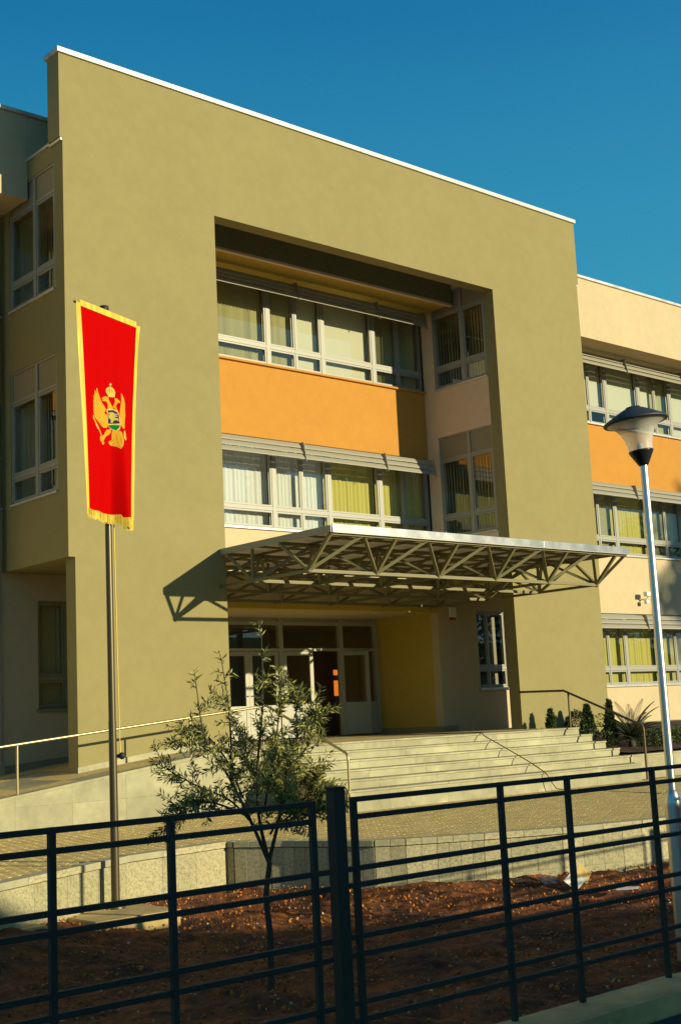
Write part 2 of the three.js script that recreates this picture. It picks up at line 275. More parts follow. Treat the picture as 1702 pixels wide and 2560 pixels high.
// bays behind the legs, upper two floors
for (const [x0, x1, mo, mi, tagn] of [[11.28, 14.66, M.tan, M.creamBounce, 0], [22.86, 26.14, M.creamBounce, M.cream, 1]]) {
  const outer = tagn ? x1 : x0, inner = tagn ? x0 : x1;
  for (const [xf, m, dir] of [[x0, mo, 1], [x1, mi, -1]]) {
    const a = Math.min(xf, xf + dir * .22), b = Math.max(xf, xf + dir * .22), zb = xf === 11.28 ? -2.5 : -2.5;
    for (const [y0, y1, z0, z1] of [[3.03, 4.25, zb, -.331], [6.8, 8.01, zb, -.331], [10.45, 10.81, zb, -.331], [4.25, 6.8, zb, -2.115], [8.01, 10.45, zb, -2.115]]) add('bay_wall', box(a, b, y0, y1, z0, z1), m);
  }
  add('bay_soffit', box(x0 + .221, x1 - .221, 3.04, 3.25, -2.5, -.331), M.tan);
  add('bay_roof', box(x0 + .221, x1 - .221, 10.5, 10.78, -2.5, -.331), M.concrete);
  add('bay_coping', rbox(x0 - .03, x1 + .03, 10.812, 10.87, -1.40, .0 - .44, .008), M.sheet);
  add('bay_coping', rbox(tagn ? x1 + .002 : x0 - .045, tagn ? x1 + .045 : x0 - .002, 10.755, 10.808, -.438, -.004, .008), M.sheet);
  for (const y of [6.9, 3.26]) add('floor_slab', box(x0 + .225, x1 - .225, y, y + .25, -2.5, -.335), M.room);
}
// long wall bands at z = -2.5
const ZW = -2.5, zb = ZW - .25;
const seg = [[-6, 11.278], [11.282, 14.658], [14.66, 22.86], [22.862, 26.138], [26.142, 44]];
for (const [i, [x0, x1]] of seg.entries()) {
  const mid = i === 2, wing = i === 0 || i === 4;
  if (mid || wing) {
    add('spandrel', box(x0, x1, mid ? 2.6 : 2.58, 4.22, zb, ZW), M.cream);
    add('spandrel', box(x0, x1, 6.32, 8.0, zb, ZW), M.orange);
    add('window_ledge', rbox(x0, x1, 8.002, 8.05, zb, ZW + .07, .006), mid ? M.orange : M.sheet);
    add('window_ledge', rbox(x0, x1, 4.222, 4.27, zb, ZW + .06, .006), M.sheet);
    add('lintel', box(x0, x1, 10.05, 10.5, zb, ZW), M.cream);
    // fascia and soffit of the roof overhang
    add('fascia', box(x0, mid ? 22.84 : x1, 10.06, 11.75, -1.55, -1.35), mid ? M.tan : M.cream);
    add('soffit', box(x0, x1, 10.07, 10.2, -2.5, -1.551), mid ? M.ochre : M.cream);
    if (mid) add('fascia_trim', box(x0, 22.838, 10.0, 10.058, -1.42, -1.33), M.creamBounce);
    for (let x = x0; x < x1; x += 3) if (!mid) add('roof_coping', rbox(x, Math.min(x1, x + 2.996), 11.752, 11.83, -1.62, -1.30, .008), M.sheet);
    add('roof', box(x0, x1, 10.52, 10.75, -14, -1.56), M.concrete);
  } else { add('bay_back_roof', box(x0, x1, 10.52, 10.75, -14, -2.5), M.concrete); add('roof_fascia', box(x0, x1, 10.88, 11.75, -1.55, -1.351), M.cream); add('roof_coping', rbox(x0, x1, 11.752, 11.83, -1.62, -1.30, .008), M.sheet); }
}
add('wing_wall_base', box(26.142, 44, -1.5, .52, zb, ZW), M.cream);
add('wing_plinth', box(26.15, 44, -1.5, -.46, ZW + .001, ZW + .03), M.step2);
add('window_ledge', rbox(27.2, 44, .522, .57, zb, ZW + .06, .006), M.sheet);
add('wing_wall_base', box(26.142, 27.2, .52, 2.58, zb, ZW), M.cream);
function holed(x0, x1, y0, y1, a, b, c, d, m, n = 'ground_floor_wall') { add(n, [box(x0, a, y0, y1, zb, ZW), box(b, x1, y0, y1, zb, ZW), box(a, b, y0, c, zb, ZW), box(a, b, d, y1, zb, ZW)], m); }
holed(22.86, 26.14, -.9, 3.035, 24.25, 25.36, .60, 2.55, M.cream);
holed(11.28, 14.66, -1.45, 3.035, 12.01, 13.3, .45, 2.53, M.cream);
add('ground_floor_wall', box(-6, 11.278, -1.45, 2.58, zb, ZW), M.cream);
add('skirting', box(22.87, 23.35, -.415, -.28, ZW + .001, ZW + .015), M.panelGrey); add('skirting', prism([V(11.3, -.76, ZW + .015), V(14.6, -.45, ZW + .015), V(14.6, -.28, ZW + .015), V(11.3, -.56, ZW + .015)], V(0, 0, -.014)), M.panelGrey);
add('skirting', box(22.845, 22.859, -.415, -.28, -4.7, -2.5), M.panelGrey);
// entrance recess
add('slab_edge', rbox(14.66, 22.86, 2.47, 2.598, -2.8, -2.455, .01), M.ochre);
add('recess_ceiling', box(14.66, 22.86, 2.50, 2.6, -4.72, -2.81), M.cream); add('hall_ceiling', box(14.4, 30, 2.505, 2.6, -9, -4.722), M.hall);
for (const [a, b] of [[22.86, 23.1], [14.42, 14.66]]) { add('recess_wall', box(a, b, -.5, 2.6, -4.84, -2.752), M.ochre); }
add('hall_wall', box(14.42, 14.66, -.5, 2.5, -9, -4.842), M.hall); add('hall_wall', box(25, 25.2, -.5, 2.5, -9, -2.76), M.hall);
add('hall_floor', box(14.66, 25, -.45, -.40, -9, -4.92), M.hall);
add('hall_wall', box(14.4, 30, -.5, 2.6, -9.3, -9.0), M.hall);
// floors and inner walls of the rooms
for (const y of [2.62, 6.9]) add('floor_slab', box(-6, 44, y + .02, y + .22, -9, -2.76), M.room);
add('floor_slab', box(23.2, 44, -.75, -.45, -9, -2.76), M.room);
add('inner_wall', box(-6, 44, -.5, 10.5, -9.6, -9.35), M.room);
for (const x of [-6, 11, 14.5, 22.9, 26.4, 43.8]) for (const [y0, y1] of [[2.84, 6.9], [7.12, 10.5]]) add('inner_wall', box(x, x + .15, y0, y1, -9.34, -2.76), M.room);
for (const x of [26.4, 43.8]) add('inner_wall', box(x, x + .15, -.44, 2.6, -9, -2.76), M.room);

// windows: frame mesh with panes, blinds as sub-parts. Local x along the wall, z outwards, origin at lower left
function windowUnit({ pos, turn = 0, w, h, mulls, transom, solidTop, cover, frame = M.alu, tilt }) {
  const gs = [], F = .04, dz = .035; const bx = (a, b, c, d, z0 = -dz, z1 = dz) => gs.push(box(a, b, c, d, z0, z1));
  bx(0, F, 0, h); bx(w - F, w, 0, h); bx(F, w - F, 0, F); bx(F, w - F, h - F, h);
  const xs = [F]; for (const [x, t] of mulls) { bx(x - t / 2, x + t / 2, F, h - F, -dz, dz + .004); xs.push(x - t / 2, x + t / 2); } xs.push(w - F);
  const rows = [[F, transom - .042]]; let yTop = h - F;
  for (let i = 0; i < xs.length; i += 2) bx(xs[i], xs[i + 1], transom - .042, transom + .042, -dz, dz);
  if (solidTop) { for (let i = 0; i < xs.length; i += 2) bx(xs[i], xs[i + 1], solidTop - .03, solidTop + .03); yTop = solidTop - .03; }
  rows.push([transom + .042, yTop]);
  const cells = [];
  for (let i = 0; i < xs.length; i += 2) for (const [k, [y0, y1]] of rows.entries()) { // sash bars round each pane
    const a = xs[i], b = xs[i + 1], s = .038, z0 = -.02, z1 = .02;
    const ga = a + .006, gb = b - .006, g0 = y0 + .006, g1 = y1 - .006;
    bx(ga, ga + s, g0, g1, z0, z1 + .008); bx(gb - s, gb, g0, g1, z0, z1 + .008); bx(ga + s, gb - s, g0, g0 + s, z0, z1 + .008); bx(ga + s, gb - s, g1 - s, g1, z0, z1 + .008);
    cells.push([ga + s, gb - s, g0 + s, g1 - s, i / 2, k]);
  }
  const o = part(B, 'window', gs, frame); o.position.copy(pos); o.rotation.y = turn; const r = rng(Math.round(pos.x * 91 + pos.y * 37 + pos.z * 13) + 7);
  for (const [a, b, c, d, i, k] of cells) { const p = part(o, 'pane', new THREE.PlaneGeometry(b - a, d - c).translate((a + b) / 2, (c + d) / 2, (r() - .5) * .004), M.glass); p.rotation.y = (r() - .5) * .004; }
  if (solidTop) for (let i = 0; i < xs.length; i += 2) part(o, 'infill_panel', box(xs[i], xs[i + 1], solidTop + .03, h - F, -.02, .01), M.panelGrey);
  const slat = new THREE.BoxGeometry(.105, h - .12, .004);
  for (let i = 0; i < xs.length; i += 2) {
    const c = (cover ? cover[(i / 2) % cover.length] : 'v'), a = xs[i] - .03, b = xs[i + 1] + .03, hh = (solidTop ?? h) - .06;
    if (c[0] === 'v') { // vertical slats, turned
      const t = c === 'vo' ? 1.05 : c === 'vc' ? .25 : .6, m = c === 'vp' ? M.blindPale : M.blind, step = .098;
      for (let x = a + .05; x < b - .02; x += step) { const s = part(o, 'blind_slat', slat, m); s.scale.y = (hh - .06) / (h - .12); s.position.set(x, hh / 2 + .03, -.17); s.rotation.y = -t + (r() - .5) * .25; }
    } else if (c[0] === 's' || c[0] === 'c') { // gathered cloth
      const n = Math.ceil((b - a) / .012), g = new THREE.PlaneGeometry(b - a, hh - .04, n, 6), p = g.attributes.position, ph = r() * 6;
      for (let q = 0; q < p.count; q++) { const X = p.getX(q); p.setZ(q, .009 * Math.sin(X * 52 + ph + .8 * Math.sin(X * 9)) + .008 * Math.sin(X * 21 + ph * 2)); }
      g.computeVertexNormals(); g.translate((a + b) / 2, hh / 2 + .02, -.19); part(o, 'curtain', g, c[0] === 's' ? M.sheer : M.curtain);
    } else if (c[0] === 'r') part(o, 'roller_blind', box(a + .02, b - .02, c === 'rh' ? hh * .3 : .06, hh, -.14, -.137), M.blindPale);
  }
  return o;
}
const mod = 1.64;
const ribbon = (x0, n, startDouble) => { const m = []; for (let i = 0; i < n; i++) { const dbl = (i % 2 === 0) === startDouble; if (dbl) m.push([x0 + (i + .5) * mod, .035]); if (i < n - 1) m.push([x0 + (i + 1) * mod, .095]); } return m; };
// centre: bays at 14.66 .. 22.86, single panes at 16.3 and 19.58
for (const [y, h, cover] of [[8.05, 2.0, ['vc', 'vc', 'v', 'v', 'r', 'r', 'vo', 'vo']], [4.27, 2.05, ['s', 's', 's', 's', 's', 'c', 'c', 'c']]])
  windowUnit({ pos: V(14.66, y, -2.6), w: 8.2, h, mulls: ribbon(0, 5, true), transom: .46, cover });
// right wing ribbons
const wx = 27.49; // 27.49 .. module 1.6
const wm = []; for (let i = 0; i < 9; i++) { if (i % 2 === 1) wm.push([i * 1.6 + .8, .035]); wm.push([(i + 1) * 1.6, .095]); }
for (const [y, h, cover] of [[8.05, 2.0, ['r', 'r', 'rh', 'r', 'rh', 'vc']], [4.27, 2.05, ['v', 'v', 'v', 'c', 'v', 'v']], [.57, 2.01, ['c', 'c', 'c', 'c', 'c', 'vc']]])
  windowUnit({ pos: V(wx - .32, y, -2.6), w: 16, h, mulls: wm.map(([x, t]) => [x + .32 - .24, t]), transom: .46, cover });
// left wing ribbons, seen only as a sliver beyond the left bay
const lm = []; for (let i = 0; i < 10; i++) { if (i % 2) lm.push([i * 1.6 + .8, .035]); lm.push([(i + 1) * 1.6, .095]); }
for (const [y, h] of [[8.05, 2.0], [4.27, 2.05]]) windowUnit({ pos: V(-6, y, -2.6), w: 17.27, h, mulls: lm, transom: .46, cover: ['v', 's', 'c'] });
// bay side windows (facing left), outer face of the left bay and inner face of the right bay
for (const x of [11.33, 22.91]) for (const [y, h, st] of [[4.25, 2.55, 1.96], [8.01, 2.44, 1.9]])
  windowUnit({ pos: V(x, y, -2.112), turn: -Math.PI / 2, w: 1.775, h, mulls: [[1.0, .09]], transom: .52, solidTop: st, cover: [x < 20 ? 'vo' : 'vo', 'v'] });
for (const x of [11.28, 22.86]) for (const y of [4.25, 8.01]) add('window_sill', rbox(x - .04, x + .1, y - .03, y + .012, -2.11, -.335, .006), M.sheet);
// single ground floor windows behind the legs
windowUnit({ pos: V(24.25, .61, -2.6), w: 1.11, h: 1.94, mulls: [[.42, .05]], transom: .5, cover: ['x', 'x'] }); add('window_sill', rbox(24.2, 25.41, .55, .61, -2.7, -2.44, .006), M.sheet);
windowUnit({ pos: V(12.01, .46, -2.6), w: 1.29, h: 2.07, mulls: [[.62, .05]], transom: .58, cover: ['v', 'v'], frame: M.panelGrey }); add('window_sill', rbox(11.97, 13.34, .40, .458, -2.7, -2.45, .006), M.panelGrey);

// sun louvres: bracket rail with blades and fins as sub-parts
function louvre(x0, x1, fins, y) {
  const o = part(B, 'sun_louvre', box(x0, x1, y + .06, y + .1, -2.499, -2.44), M.louvre);
  const bl = (X0, X1, dy, z) => { const g = new THREE.CylinderGeometry(.5, .5, X1 - X0, 14).scale(.024, 1, .148).rotateZ(Math.PI / 2).rotateX(1.0).translate((X0 + X1) / 2, y + dy, z); return g; };
  const xs = [x0, ...fins.filter(f => f > x0 + .1 && f < x1 - .1), x1];
  for (let i = 0; i < xs.length - 1; i++) for (const [dy, z] of [[.02, -2.1], [-.115, -2.05], [-.25, -2.0]]) part(o, 'blade', bl(xs[i] + .006, xs[i + 1] - .006, dy, z), M.louvre);
  const s = new THREE.Shape([[-2.44, .12], [-2.0, .09], [-1.92, -.36], [-1.98, -.36], [-2.2, -.1], [-2.44, -.06]].map(p => new THREE.Vector2(...p)));
  for (const f of fins) part(o, 'fin', new THREE.ExtrudeGeometry(s, { depth: .008, bevelEnabled: false }).rotateY(-Math.PI / 2).translate(f, y, 0), M.louvre);
}
for (const y of [6.12, 9.88]) louvre(14.68, 22.55, [15.9, 18.41, 20.93, 22.55], y);
for (const y of [6.15, 9.90, 2.42]) louvre(26.5, 43, [27.9, 30.75, 33.6, 36.5], y);

// entrance doors at z = -4.78
{
  const z = -4.78, dp = .06; const w0 = 14.66, w1 = 22.86;
  const posts = [14.7, 16.1, 17.83, 19.69, 21.62, 22.82];
  const gs = posts.map(x => box(x - .06, x + .06, -.385, 2.5, z - dp, z + dp)); for (let i = 0; i < posts.length - 1; i++) { const a = posts[i] + .06, b = posts[i + 1] - .06; gs.push(box(a, b, 2.33, 2.42, z - dp + .005, z + dp - .005), box(a, b, 1.70, 1.765, z - dp + .005, z + dp - .005)); }
  const o = add('door_screen', gs, M.doorPaint);
  const pane = (a, b, c, d, zz = z) => part(o, 'pane', new THREE.PlaneGeometry(b - a, d - c).translate((a + b) / 2, (c + d) / 2, zz), M.glass);
  for (let i = 0; i < posts.length - 1; i++) { const a = posts[i] + .06, b = posts[i + 1] - .06; pane(a, b, 1.765, 2.33); part(o, 'infill_panel', box(a, b, 2.42, 2.5, z - .02, z + .02), M.doorPaint); }
  function leaf(x0, x1, hinge) { // a door leaf: stiles and rails, with pane, kick panel and handle
    const W = x1 - x0, g = [box(0, .105, 0, 2.07, -.025, .025), box(W - .105, W, 0, 2.07, -.025, .025), box(.105, W - .105, 1.97, 2.07, -.024, .024), box(.105, W - .105, .68, .79, -.024, .024), box(.105, W - .105, 0, .12, -.024, .024)];
    const d = add('door', g, M.doorPaint); d.position.set(x0, -.38, z);
    part(d, 'pane', new THREE.PlaneGeometry(W - .21, 1.18).translate(W / 2, 1.38, 0), M.glass); part(d, 'kick_panel', box(.105, W - .105, .12, .68, -.012, .012), M.doorPaint);
    part(d, 'handle', [bar(V(hinge ? .05 : W - .05, 1.02, .05), V(hinge ? .17 : W - .17, 1.02, .05), .018), bar(V(hinge ? .05 : W - .05, 1.02, .02), V(hinge ? .05 : W - .05, 1.02, .06), .02)], M.black);
    return d;
  }
  leaf(17.9, 18.71, 0); leaf(18.715, 19.62, 1); leaf(19.76, 20.70, 1); leaf(16.17, 16.95, 0); leaf(16.955, 17.76, 1);
  // open leaf, hinged on the right post and swung outwards
  const od = leaf(21.55, 22.42, 0); od.position.set(22.44, -.38, z + .07); od.rotation.y = Math.PI - .22; od.position.x = 22.4; od.position.z = -4.60;
  pane(21.68, 22.76, .42, 1.70); part(o, 'kick_panel', box(21.68, 22.76, -.385, .36, z - .03, z + .03), M.doorPaint); part(o, 'rail', box(21.68, 22.76, .361, .42, z - .05, z + .05), M.doorPaint);
}
{ // emissive orange slits added far back in the hall, imitating sunlight on something orange
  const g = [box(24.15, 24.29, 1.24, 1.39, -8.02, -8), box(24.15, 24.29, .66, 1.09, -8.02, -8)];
  const o = top('hall_sun_glow', g, mat(.8, .3, .05, .6, { emissive: new THREE.Color().setRGB(.8, .2, .02), emissiveIntensity: .75 }), 'added emissive orange slits imitating sunlight inside the open entrance door', 'sunlight stand-in');
}

// downpipe on the left wing
{
  const p = thing('downpipe', 'grey rainwater downpipe in the shaded corner of the left wing', 'pipe');
  part(p, 'pipe', rod(V(11.14, -.6, -2.38), V(11.14, 9.9, -2.38), .055, .055, 16), M.louvre);
  for (const y of [-.2, 1.4, 3.2, 5.2, 7.2]) part(p, 'bracket', new THREE.CylinderGeometry(.064, .064, .04, 16).translate(11.14, y, -2.38), M.louvre);
}
{ // siren and lamp on the walls
  const s = thing('alarm_siren', 'white alarm box with red base on the shaded wall under the canopy', 'alarm');
  part(s, 'housing', rbox(23.24, 23.46, 2.37, 2.62, -2.499, -2.42, .02), M.white); part(s, 'strobe', rbox(23.27, 23.43, 2.29, 2.368, -2.49, -2.43, .015), M.red);
  const l = thing('wall_floodlight', 'small white floodlight on a bracket on the cream right wing', 'floodlight');
  part(l, 'bracket', [rod(V(31.25, 3.0, -2.5), V(31.25, 3.0, -2.3), .018), rod(V(31.25, 3.0, -2.3), V(31.2, 3.1, -2.22), .018)], M.white);
  part(l, 'head', [rbox(31.08, 31.32, 3.07, 3.2, -2.3, -2.16, .02), rbox(31.14, 31.28, 2.86, 2.97, -2.34, -2.24, .02)], M.white);
}

// ---------------------------------------------------------------- entrance canopy (steel space frame)
{
  const c = thing('entrance_canopy', 'steel space frame canopy with translucent roof over the entrance steps', 'canopy');
  const X0 = 14.55, X1 = 22.9, Z1 = 3.26, yt = 3.19, yb = 2.6;
  for (let i = 0; i < 6; i++) { const a = X0 + .02 + i * 1.39, b = a + 1.386; part(c, 'roof_sheet', box(a, Math.min(X1 - .02, b), 3.285, 3.293, -2.44, Z1 - .01), M.roofPoly); }
  for (let i = 0; i < 3; i++) part(c, 'front_fascia', rbox(X0 + i * 2.79, Math.min(X1 + .02, X0 + i * 2.79 + 2.788), 3.2, 3.345, Z1, Z1 + .025, .005), M.galv);
  part(c, 'front_trim', box(X0, X1 + .02, 3.19, 3.199, Z1 - .06, Z1 + .04), M.sheet);
  for (const x of [X0 - .03, X1 - .02]) part(c, 'side_fascia', box(x, x + .025, 3.2, 3.32, -.0 + .01, Z1 - .002), M.alu);
  const nx = 6, dx = 1.61, bx = 14.52, zsB = [2.62, 1.02, -.58, -2.18];
  const st = (a, b, w = .056, n = 'strut') => part(c, n, bar(a, b, w), M.steelPaint);
  const xs = []; for (let i = 0; i <= 10; i++) xs.push(bx + .03 + i * dx / 2);
  // top chords and purlins
  for (const z of [3.2, 1.82, .22, -1.38, -2.3]) st(V(X0, yt, z), V(X1, yt, z), .06, 'top_chord');
  for (let i = 0; i <= 10; i++) st(V(Math.min(X1 - .03, xs[i]), yt + .045, -2.4), V(Math.min(X1 - .03, xs[i]), yt + .045, Z1 - .01), .045, 'purlin');
  for (const z of [2.5, 1.05, -.6]) st(V(X0, yt + .045, z), V(X1, yt + .045, z), .04, 'purlin');
  for (const z of zsB) st(V(bx, yb, z), V(bx + 5 * dx, yb, z), .06, 'bottom_chord');
  for (let i = 0; i < nx; i++) st(V(bx + i * dx, yb, -2.45), V(bx + i * dx, yb, zsB[0]), .055, 'bottom_chord');
  for (let i = 0; i < nx; i++) for (const z of zsB) {
    const x = bx + i * dx, b = V(x, yb, z), zf = z > 2 ? 3.2 : z + .8, zk = z - .8;
    for (const s of [-1, 0, 1]) { const tx = Math.max(X0 + .02, Math.min(X1 - .02, x + s * .8)); if (Math.abs(tx - x) < .3 && s) continue; if (s === 0 && z < 2) { st(b, V(x, yt, z), .045); continue; } st(b, V(tx, yt, zf), .058); }
    for (const s of [-1, 1]) { const tx = Math.max(X0 + .02, Math.min(X1 - .02, x + s * .8)); if (Math.abs(tx - x) < .3) { st(b, V(x, yt, zk), .05); continue; } if (zk > -2.5) st(b, V(tx, yt, zk), .05); }
  }
  for (let i = 0; i < nx; i++) part(c, 'node', new THREE.IcosahedronGeometry(.055, 1).translate(bx + i * dx, yb, zsB[0]), M.steelPaint);
}

// ---------------------------------------------------------------- handrails
{
  const h = thing('handrail', 'steel handrail rising along the ramp and down the left side of the steps', 'handrail');
  const L = x => .298 - .092 * (14.45 - x);
  part(h, 'top_rail', tube([V(5.5, L(5.5), 1.27), V(10, L(10), 1.27), V(14.38, L(14.38), 1.27), V(14.48, .295, 1.34), V(14.5, -.54, 3.36), V(14.5, -.585, 3.43), V(14.5, -.66, 3.45), V(14.5, -1.53, 3.45)], .023, 10, 160), M.rail);
  for (const x of [6.4, 9.62, 12.85, 14.42]) part(h, 'post', rod(V(x, rampY(x), 1.27), V(x, L(x), 1.27), .02), M.rail);
  const q = thing('handrail', 'dark steel handrail on the right side of the steps beside the planter', 'handrail');
  part(q, 'top_rail', tube([V(22.86, .42, -.02), V(22.78, .41, .5), V(22.75, .392, 1.3), V(22.75, .375, 1.4), V(22.75, -.39, 3.3), V(22.75, -.45, 3.38), V(22.75, -.52, 3.4), V(22.75, -1.53, 3.4)], .025, 10, 140), M.railDark);
  part(q, 'post', rod(V(22.72, -.42, 1.5), V(22.74, .34, 1.49), .021), M.railDark);
}
// cable across the steps
top('cable', tube([V(20.6, -.40, -4.4), V(20.3, -.40, -2), V(20.1, -.40, 0), V(19.64, -0.398, 1.69), V(19.55, -0.458, 1.85), V(19.47, -0.655, 2.37), V(19.44, -0.971, 3.08), V(19.41, -1.200, 3.53), V(19.53, -1.484, 3.64), V(19.86, -1.538, 3.69), V(19.64, -1.538, 4.73), V(19.20, -1.533, 6.25)], .011, 6, 120), M.railDark, 'thin dark cable trailing down the steps onto the forecourt', 'cable');

// ---------------------------------------------------------------- flag pole and flag
{
  const p = thing('flagpole', 'slim steel flagpole on a concrete foot in front of the kerb wall', 'flagpole');
  const x = 0, z = 0; p.position.set(8.257, 0, 6.34); p.scale.setScalar(1.085); // built at the pole's foot
  part(p, 'pole', [rod(V(x, -1.9, z), V(x, .1, z), .047, .043, 18), rod(V(x, .1, z), V(x, 4.78, z), .040, .036, 18)], M.flagSteel);
  part(p, 'finial', new THREE.LatheGeometry([[.0, 4.86], [.05, 4.855], [.055, 4.82], [.04, 4.8], [.038, 4.77]].map(a => new THREE.Vector2(...a)).reverse(), 18).translate(x, 0, z), M.black);
  part(p, 'crossbar', rod(V(x - .56 + .02, 4.745, z + .26), V(x + .56 + .02, 4.745, z - .16), .012), M.black);
  part(p, 'cleat', [rod(V(x, -.28, z), V(x + .07, -.28, z + .06), .02), new THREE.IcosahedronGeometry(.04, 1).translate(x + .075, -.28, z + .065)], M.black);
  part(p, 'halyard', tube([V(x + .045, 2.4, z + .045), V(x + .05, 1, z + .05), V(x + .06, -.26, z + .055)], .006, 5, 40), M.gold);
  part(p, 'base_plate', new THREE.CylinderGeometry(.1, .11, .03, 18).translate(x, -1.882, z), M.flagSteel);
  top('concrete_slab', rbox(7.54, 8.66, -2.25, -2.055, 6.03, 7.09, .02), M.concrete, 'broken concrete slab under the flagpole', 'slab').rotation.set(0, 0, 0);
  const s2 = top('concrete_slab', rbox(6.07, 7.0, -2.2, -2.015, 6.38, 7.09, .03), M.concrete, 'rough concrete slab on the earth at the left edge', 'slab');
  // the banner: cloth hangs in the plane of the crossbar
  const dr = V(.934, 0, -.358), nn = V(.358, 0, .934), O = V(x, 0, z).addScaledVector(nn, .07);
  const SX = .62, Y0 = 2.16, YH = 2.64;
  const half = (v) => { return [-.555 + .035 * v, .555 - .235 * Math.pow(Math.max(0, v), .8)]; }; // left and right edge by depth
  const pt = (u, v) => {
    const [l, r] = half(v), s = l + (r - l) * u; let y = 4.745 - 2.4 * v - .012 * Math.sin(u * 3.1) * v;
    if (v > .9) y -= (v - .9) * 10 * .05 * Math.max(0, (u - .66) > 0 ? 1 : 0);
    const n = v * (.034 * Math.sin(u * 9 + 1.2) + .02 * Math.sin(u * 17 + 3 * v)) + .006 * Math.sin(u * 40 + v * 2) * (1 - v) * Math.min(1, Math.max(0, v) * 8) + .10 * v * v * Math.exp(-Math.pow((u - .72) / .07, 2)) - .06 * v * v * Math.exp(-Math.pow((u - .58) / .08, 2));
    return { p: O.clone().addScaledVector(dr, s).setY(y).addScaledVector(nn, Math.max(-.015, n + .03 * v)), s, y };
  };
  const cloth = (u0, u1, v0, v1, nu, nv, off) => {
    const g = new THREE.PlaneGeometry(1, 1, nu, nv), a = g.attributes.position, uv = g.attributes.uv;
    for (let i = 0; i < a.count; i++) { const u = u0 + (u1 - u0) * uv.getX(i), v = v0 + (v1 - v0) * (1 - uv.getY(i)); const q = pt(u, v); q.p.addScaledVector(nn, off); a.setXYZ(i, q.p.x, q.p.y, q.p.z); uv.setXY(i, (q.s + SX) / (2 * SX), (q.y - Y0) / YH); }
    g.computeVertexNormals(); return g;
  };
  // print: red field with the golden arms
  const W = 768, H = 1635, cv = document.createElement('canvas'); cv.width = W; cv.height = H; const c = cv.getContext('2d');
  const P = (s, y) => [(s + SX) / (2 * SX) * W, (1 - (y - Y0) / YH) * H];
  const E = (a, b) => P(-.459 + .000572 * a + .0000126 * b, 3.924 + .000152 * a - .000419 * b);
  c.fillStyle = '#d40000'; c.fillRect(0, 0, W, H);
  const rr = rng(77); for (let i = 0; i < 5000; i++) { c.fillStyle = rr() < .5 ? 'rgba(255,30,20,.05)' : 'rgba(120,0,0,.05)'; c.fillRect(rr() * W, rr() * H, 1.5, 10 + rr() * 30); }
  const poly = (col, pts) => { c.fillStyle = col; c.beginPath(); pts.forEach(([a, b], i) => { const q = E(a, b); i ? c.lineTo(...q) : c.moveTo(...q); }); c.closePath(); c.fill(); };
  const line = (col, w, pts) => { c.strokeStyle = col; c.lineWidth = w; c.lineJoin = 'round'; c.lineCap = 'round'; c.beginPath(); pts.forEach(([a, b], i) => { const q = E(a, b); i ? c.lineTo(...q) : c.moveTo(...q); }); c.stroke(); };
  const gd = '#e9b43c', gk = '#c98f1a', gl = '#f6d068';
  poly(gd, [[350, 380], [370, 400], [385, 520], [440, 700], [480, 790], [560, 890], [610, 980], [605, 1030], [560, 1080], [590, 1130], [660, 1150], [690, 1250], [690, 1420], [640, 1510], [520, 1495], [430, 1430], [370, 1350], [300, 1250], [250, 1150], [210, 940], [235, 960], [215, 820], [240, 850], [222, 690], [250, 720], [245, 550], [280, 600], [290, 440], [310, 440], [325, 520]]);
  for (const q of [[[345, 400], [350, 560], [400, 720], [440, 800]], [[300, 450], [310, 640], [380, 840]], [[250, 570], [275, 760], [370, 930]], [[225, 700], [260, 880], [370, 1020]], [[218, 830], [260, 1000], [380, 1120]], [[212, 950], [280, 1120], [420, 1220]], [[300, 1240], [420, 1330], [560, 1370]], [[380, 1350], [500, 1420], [640, 1430]]]) line(gk, 3, q);
  poly(gd, [[1045, 600], [1075, 640], [1120, 800], [1130, 930], [1110, 1100], [1105, 1240], [1060, 1400], [1030, 1600], [990, 1600], [960, 1500], [970, 1300], [960, 1180], [990, 1000], [1030, 800]]);
  for (const q of [[[1055, 650], [1060, 900], [1010, 1200]], [[1100, 800], [1090, 1050], [1030, 1300]], [[1100, 1150], [1060, 1300], [1010, 1500]]]) line(gk, 3, q);
  poly(gl, [[640, 430], [700, 390], [790, 385], [850, 390], [900, 470], [920, 560], [900, 690], [700, 650], [690, 600], [640, 545], [630, 480]]);
  line('#7a3a08', 5, [[690, 460], [675, 510], [700, 545]]); line('#7a3a08', 8, [[770, 440], [755, 500], [785, 540]]); line('#7a3a08', 5, [[840, 470], [860, 540]]); line('#8a5a10', 4, [[770, 380], [840, 385]]);
  line(gl, 12, [[800, 300], [795, 370]]); line(gl, 9, [[770, 315], [840, 315]]);
  poly(gd, [[480, 690], [530, 650], [600, 630], [660, 655], [720, 665], [720, 720], [770, 800], [800, 850], [840, 930], [860, 1000], [700, 1030], [680, 960], [685, 880], [640, 790], [570, 765], [490, 745], [530, 715]]);
  poly(gd, [[890, 720], [940, 730], [990, 810], [1000, 870], [950, 860], [920, 910], [910, 960], [930, 1060], [880, 1000], [850, 940], [880, 880], [900, 800]]);
  line('#6b3a06', 3, [[520, 715], [550, 720]]);
  poly(gl, [[640, 1000], [690, 970], [860, 1010], [930, 1060], [950, 1170], [970, 1300], [960, 1480], [930, 1600], [870, 1670], [800, 1590], [700, 1460], [670, 1400], [670, 1150], [630, 1060]]);
  poly('#40365f', [[680, 1030], [850, 1040], [920, 1120], [940, 1200], [940, 1440], [690, 1395], [680, 1150]]);
  poly('#d9c35e', [[715, 1090], [830, 1095], [870, 1130], [885, 1200], [870, 1260], [925, 1290], [935, 1390], [900, 1340], [850, 1330], [820, 1400], [780, 1380], [790, 1310], [760, 1240], [730, 1290], [700, 1130]]);
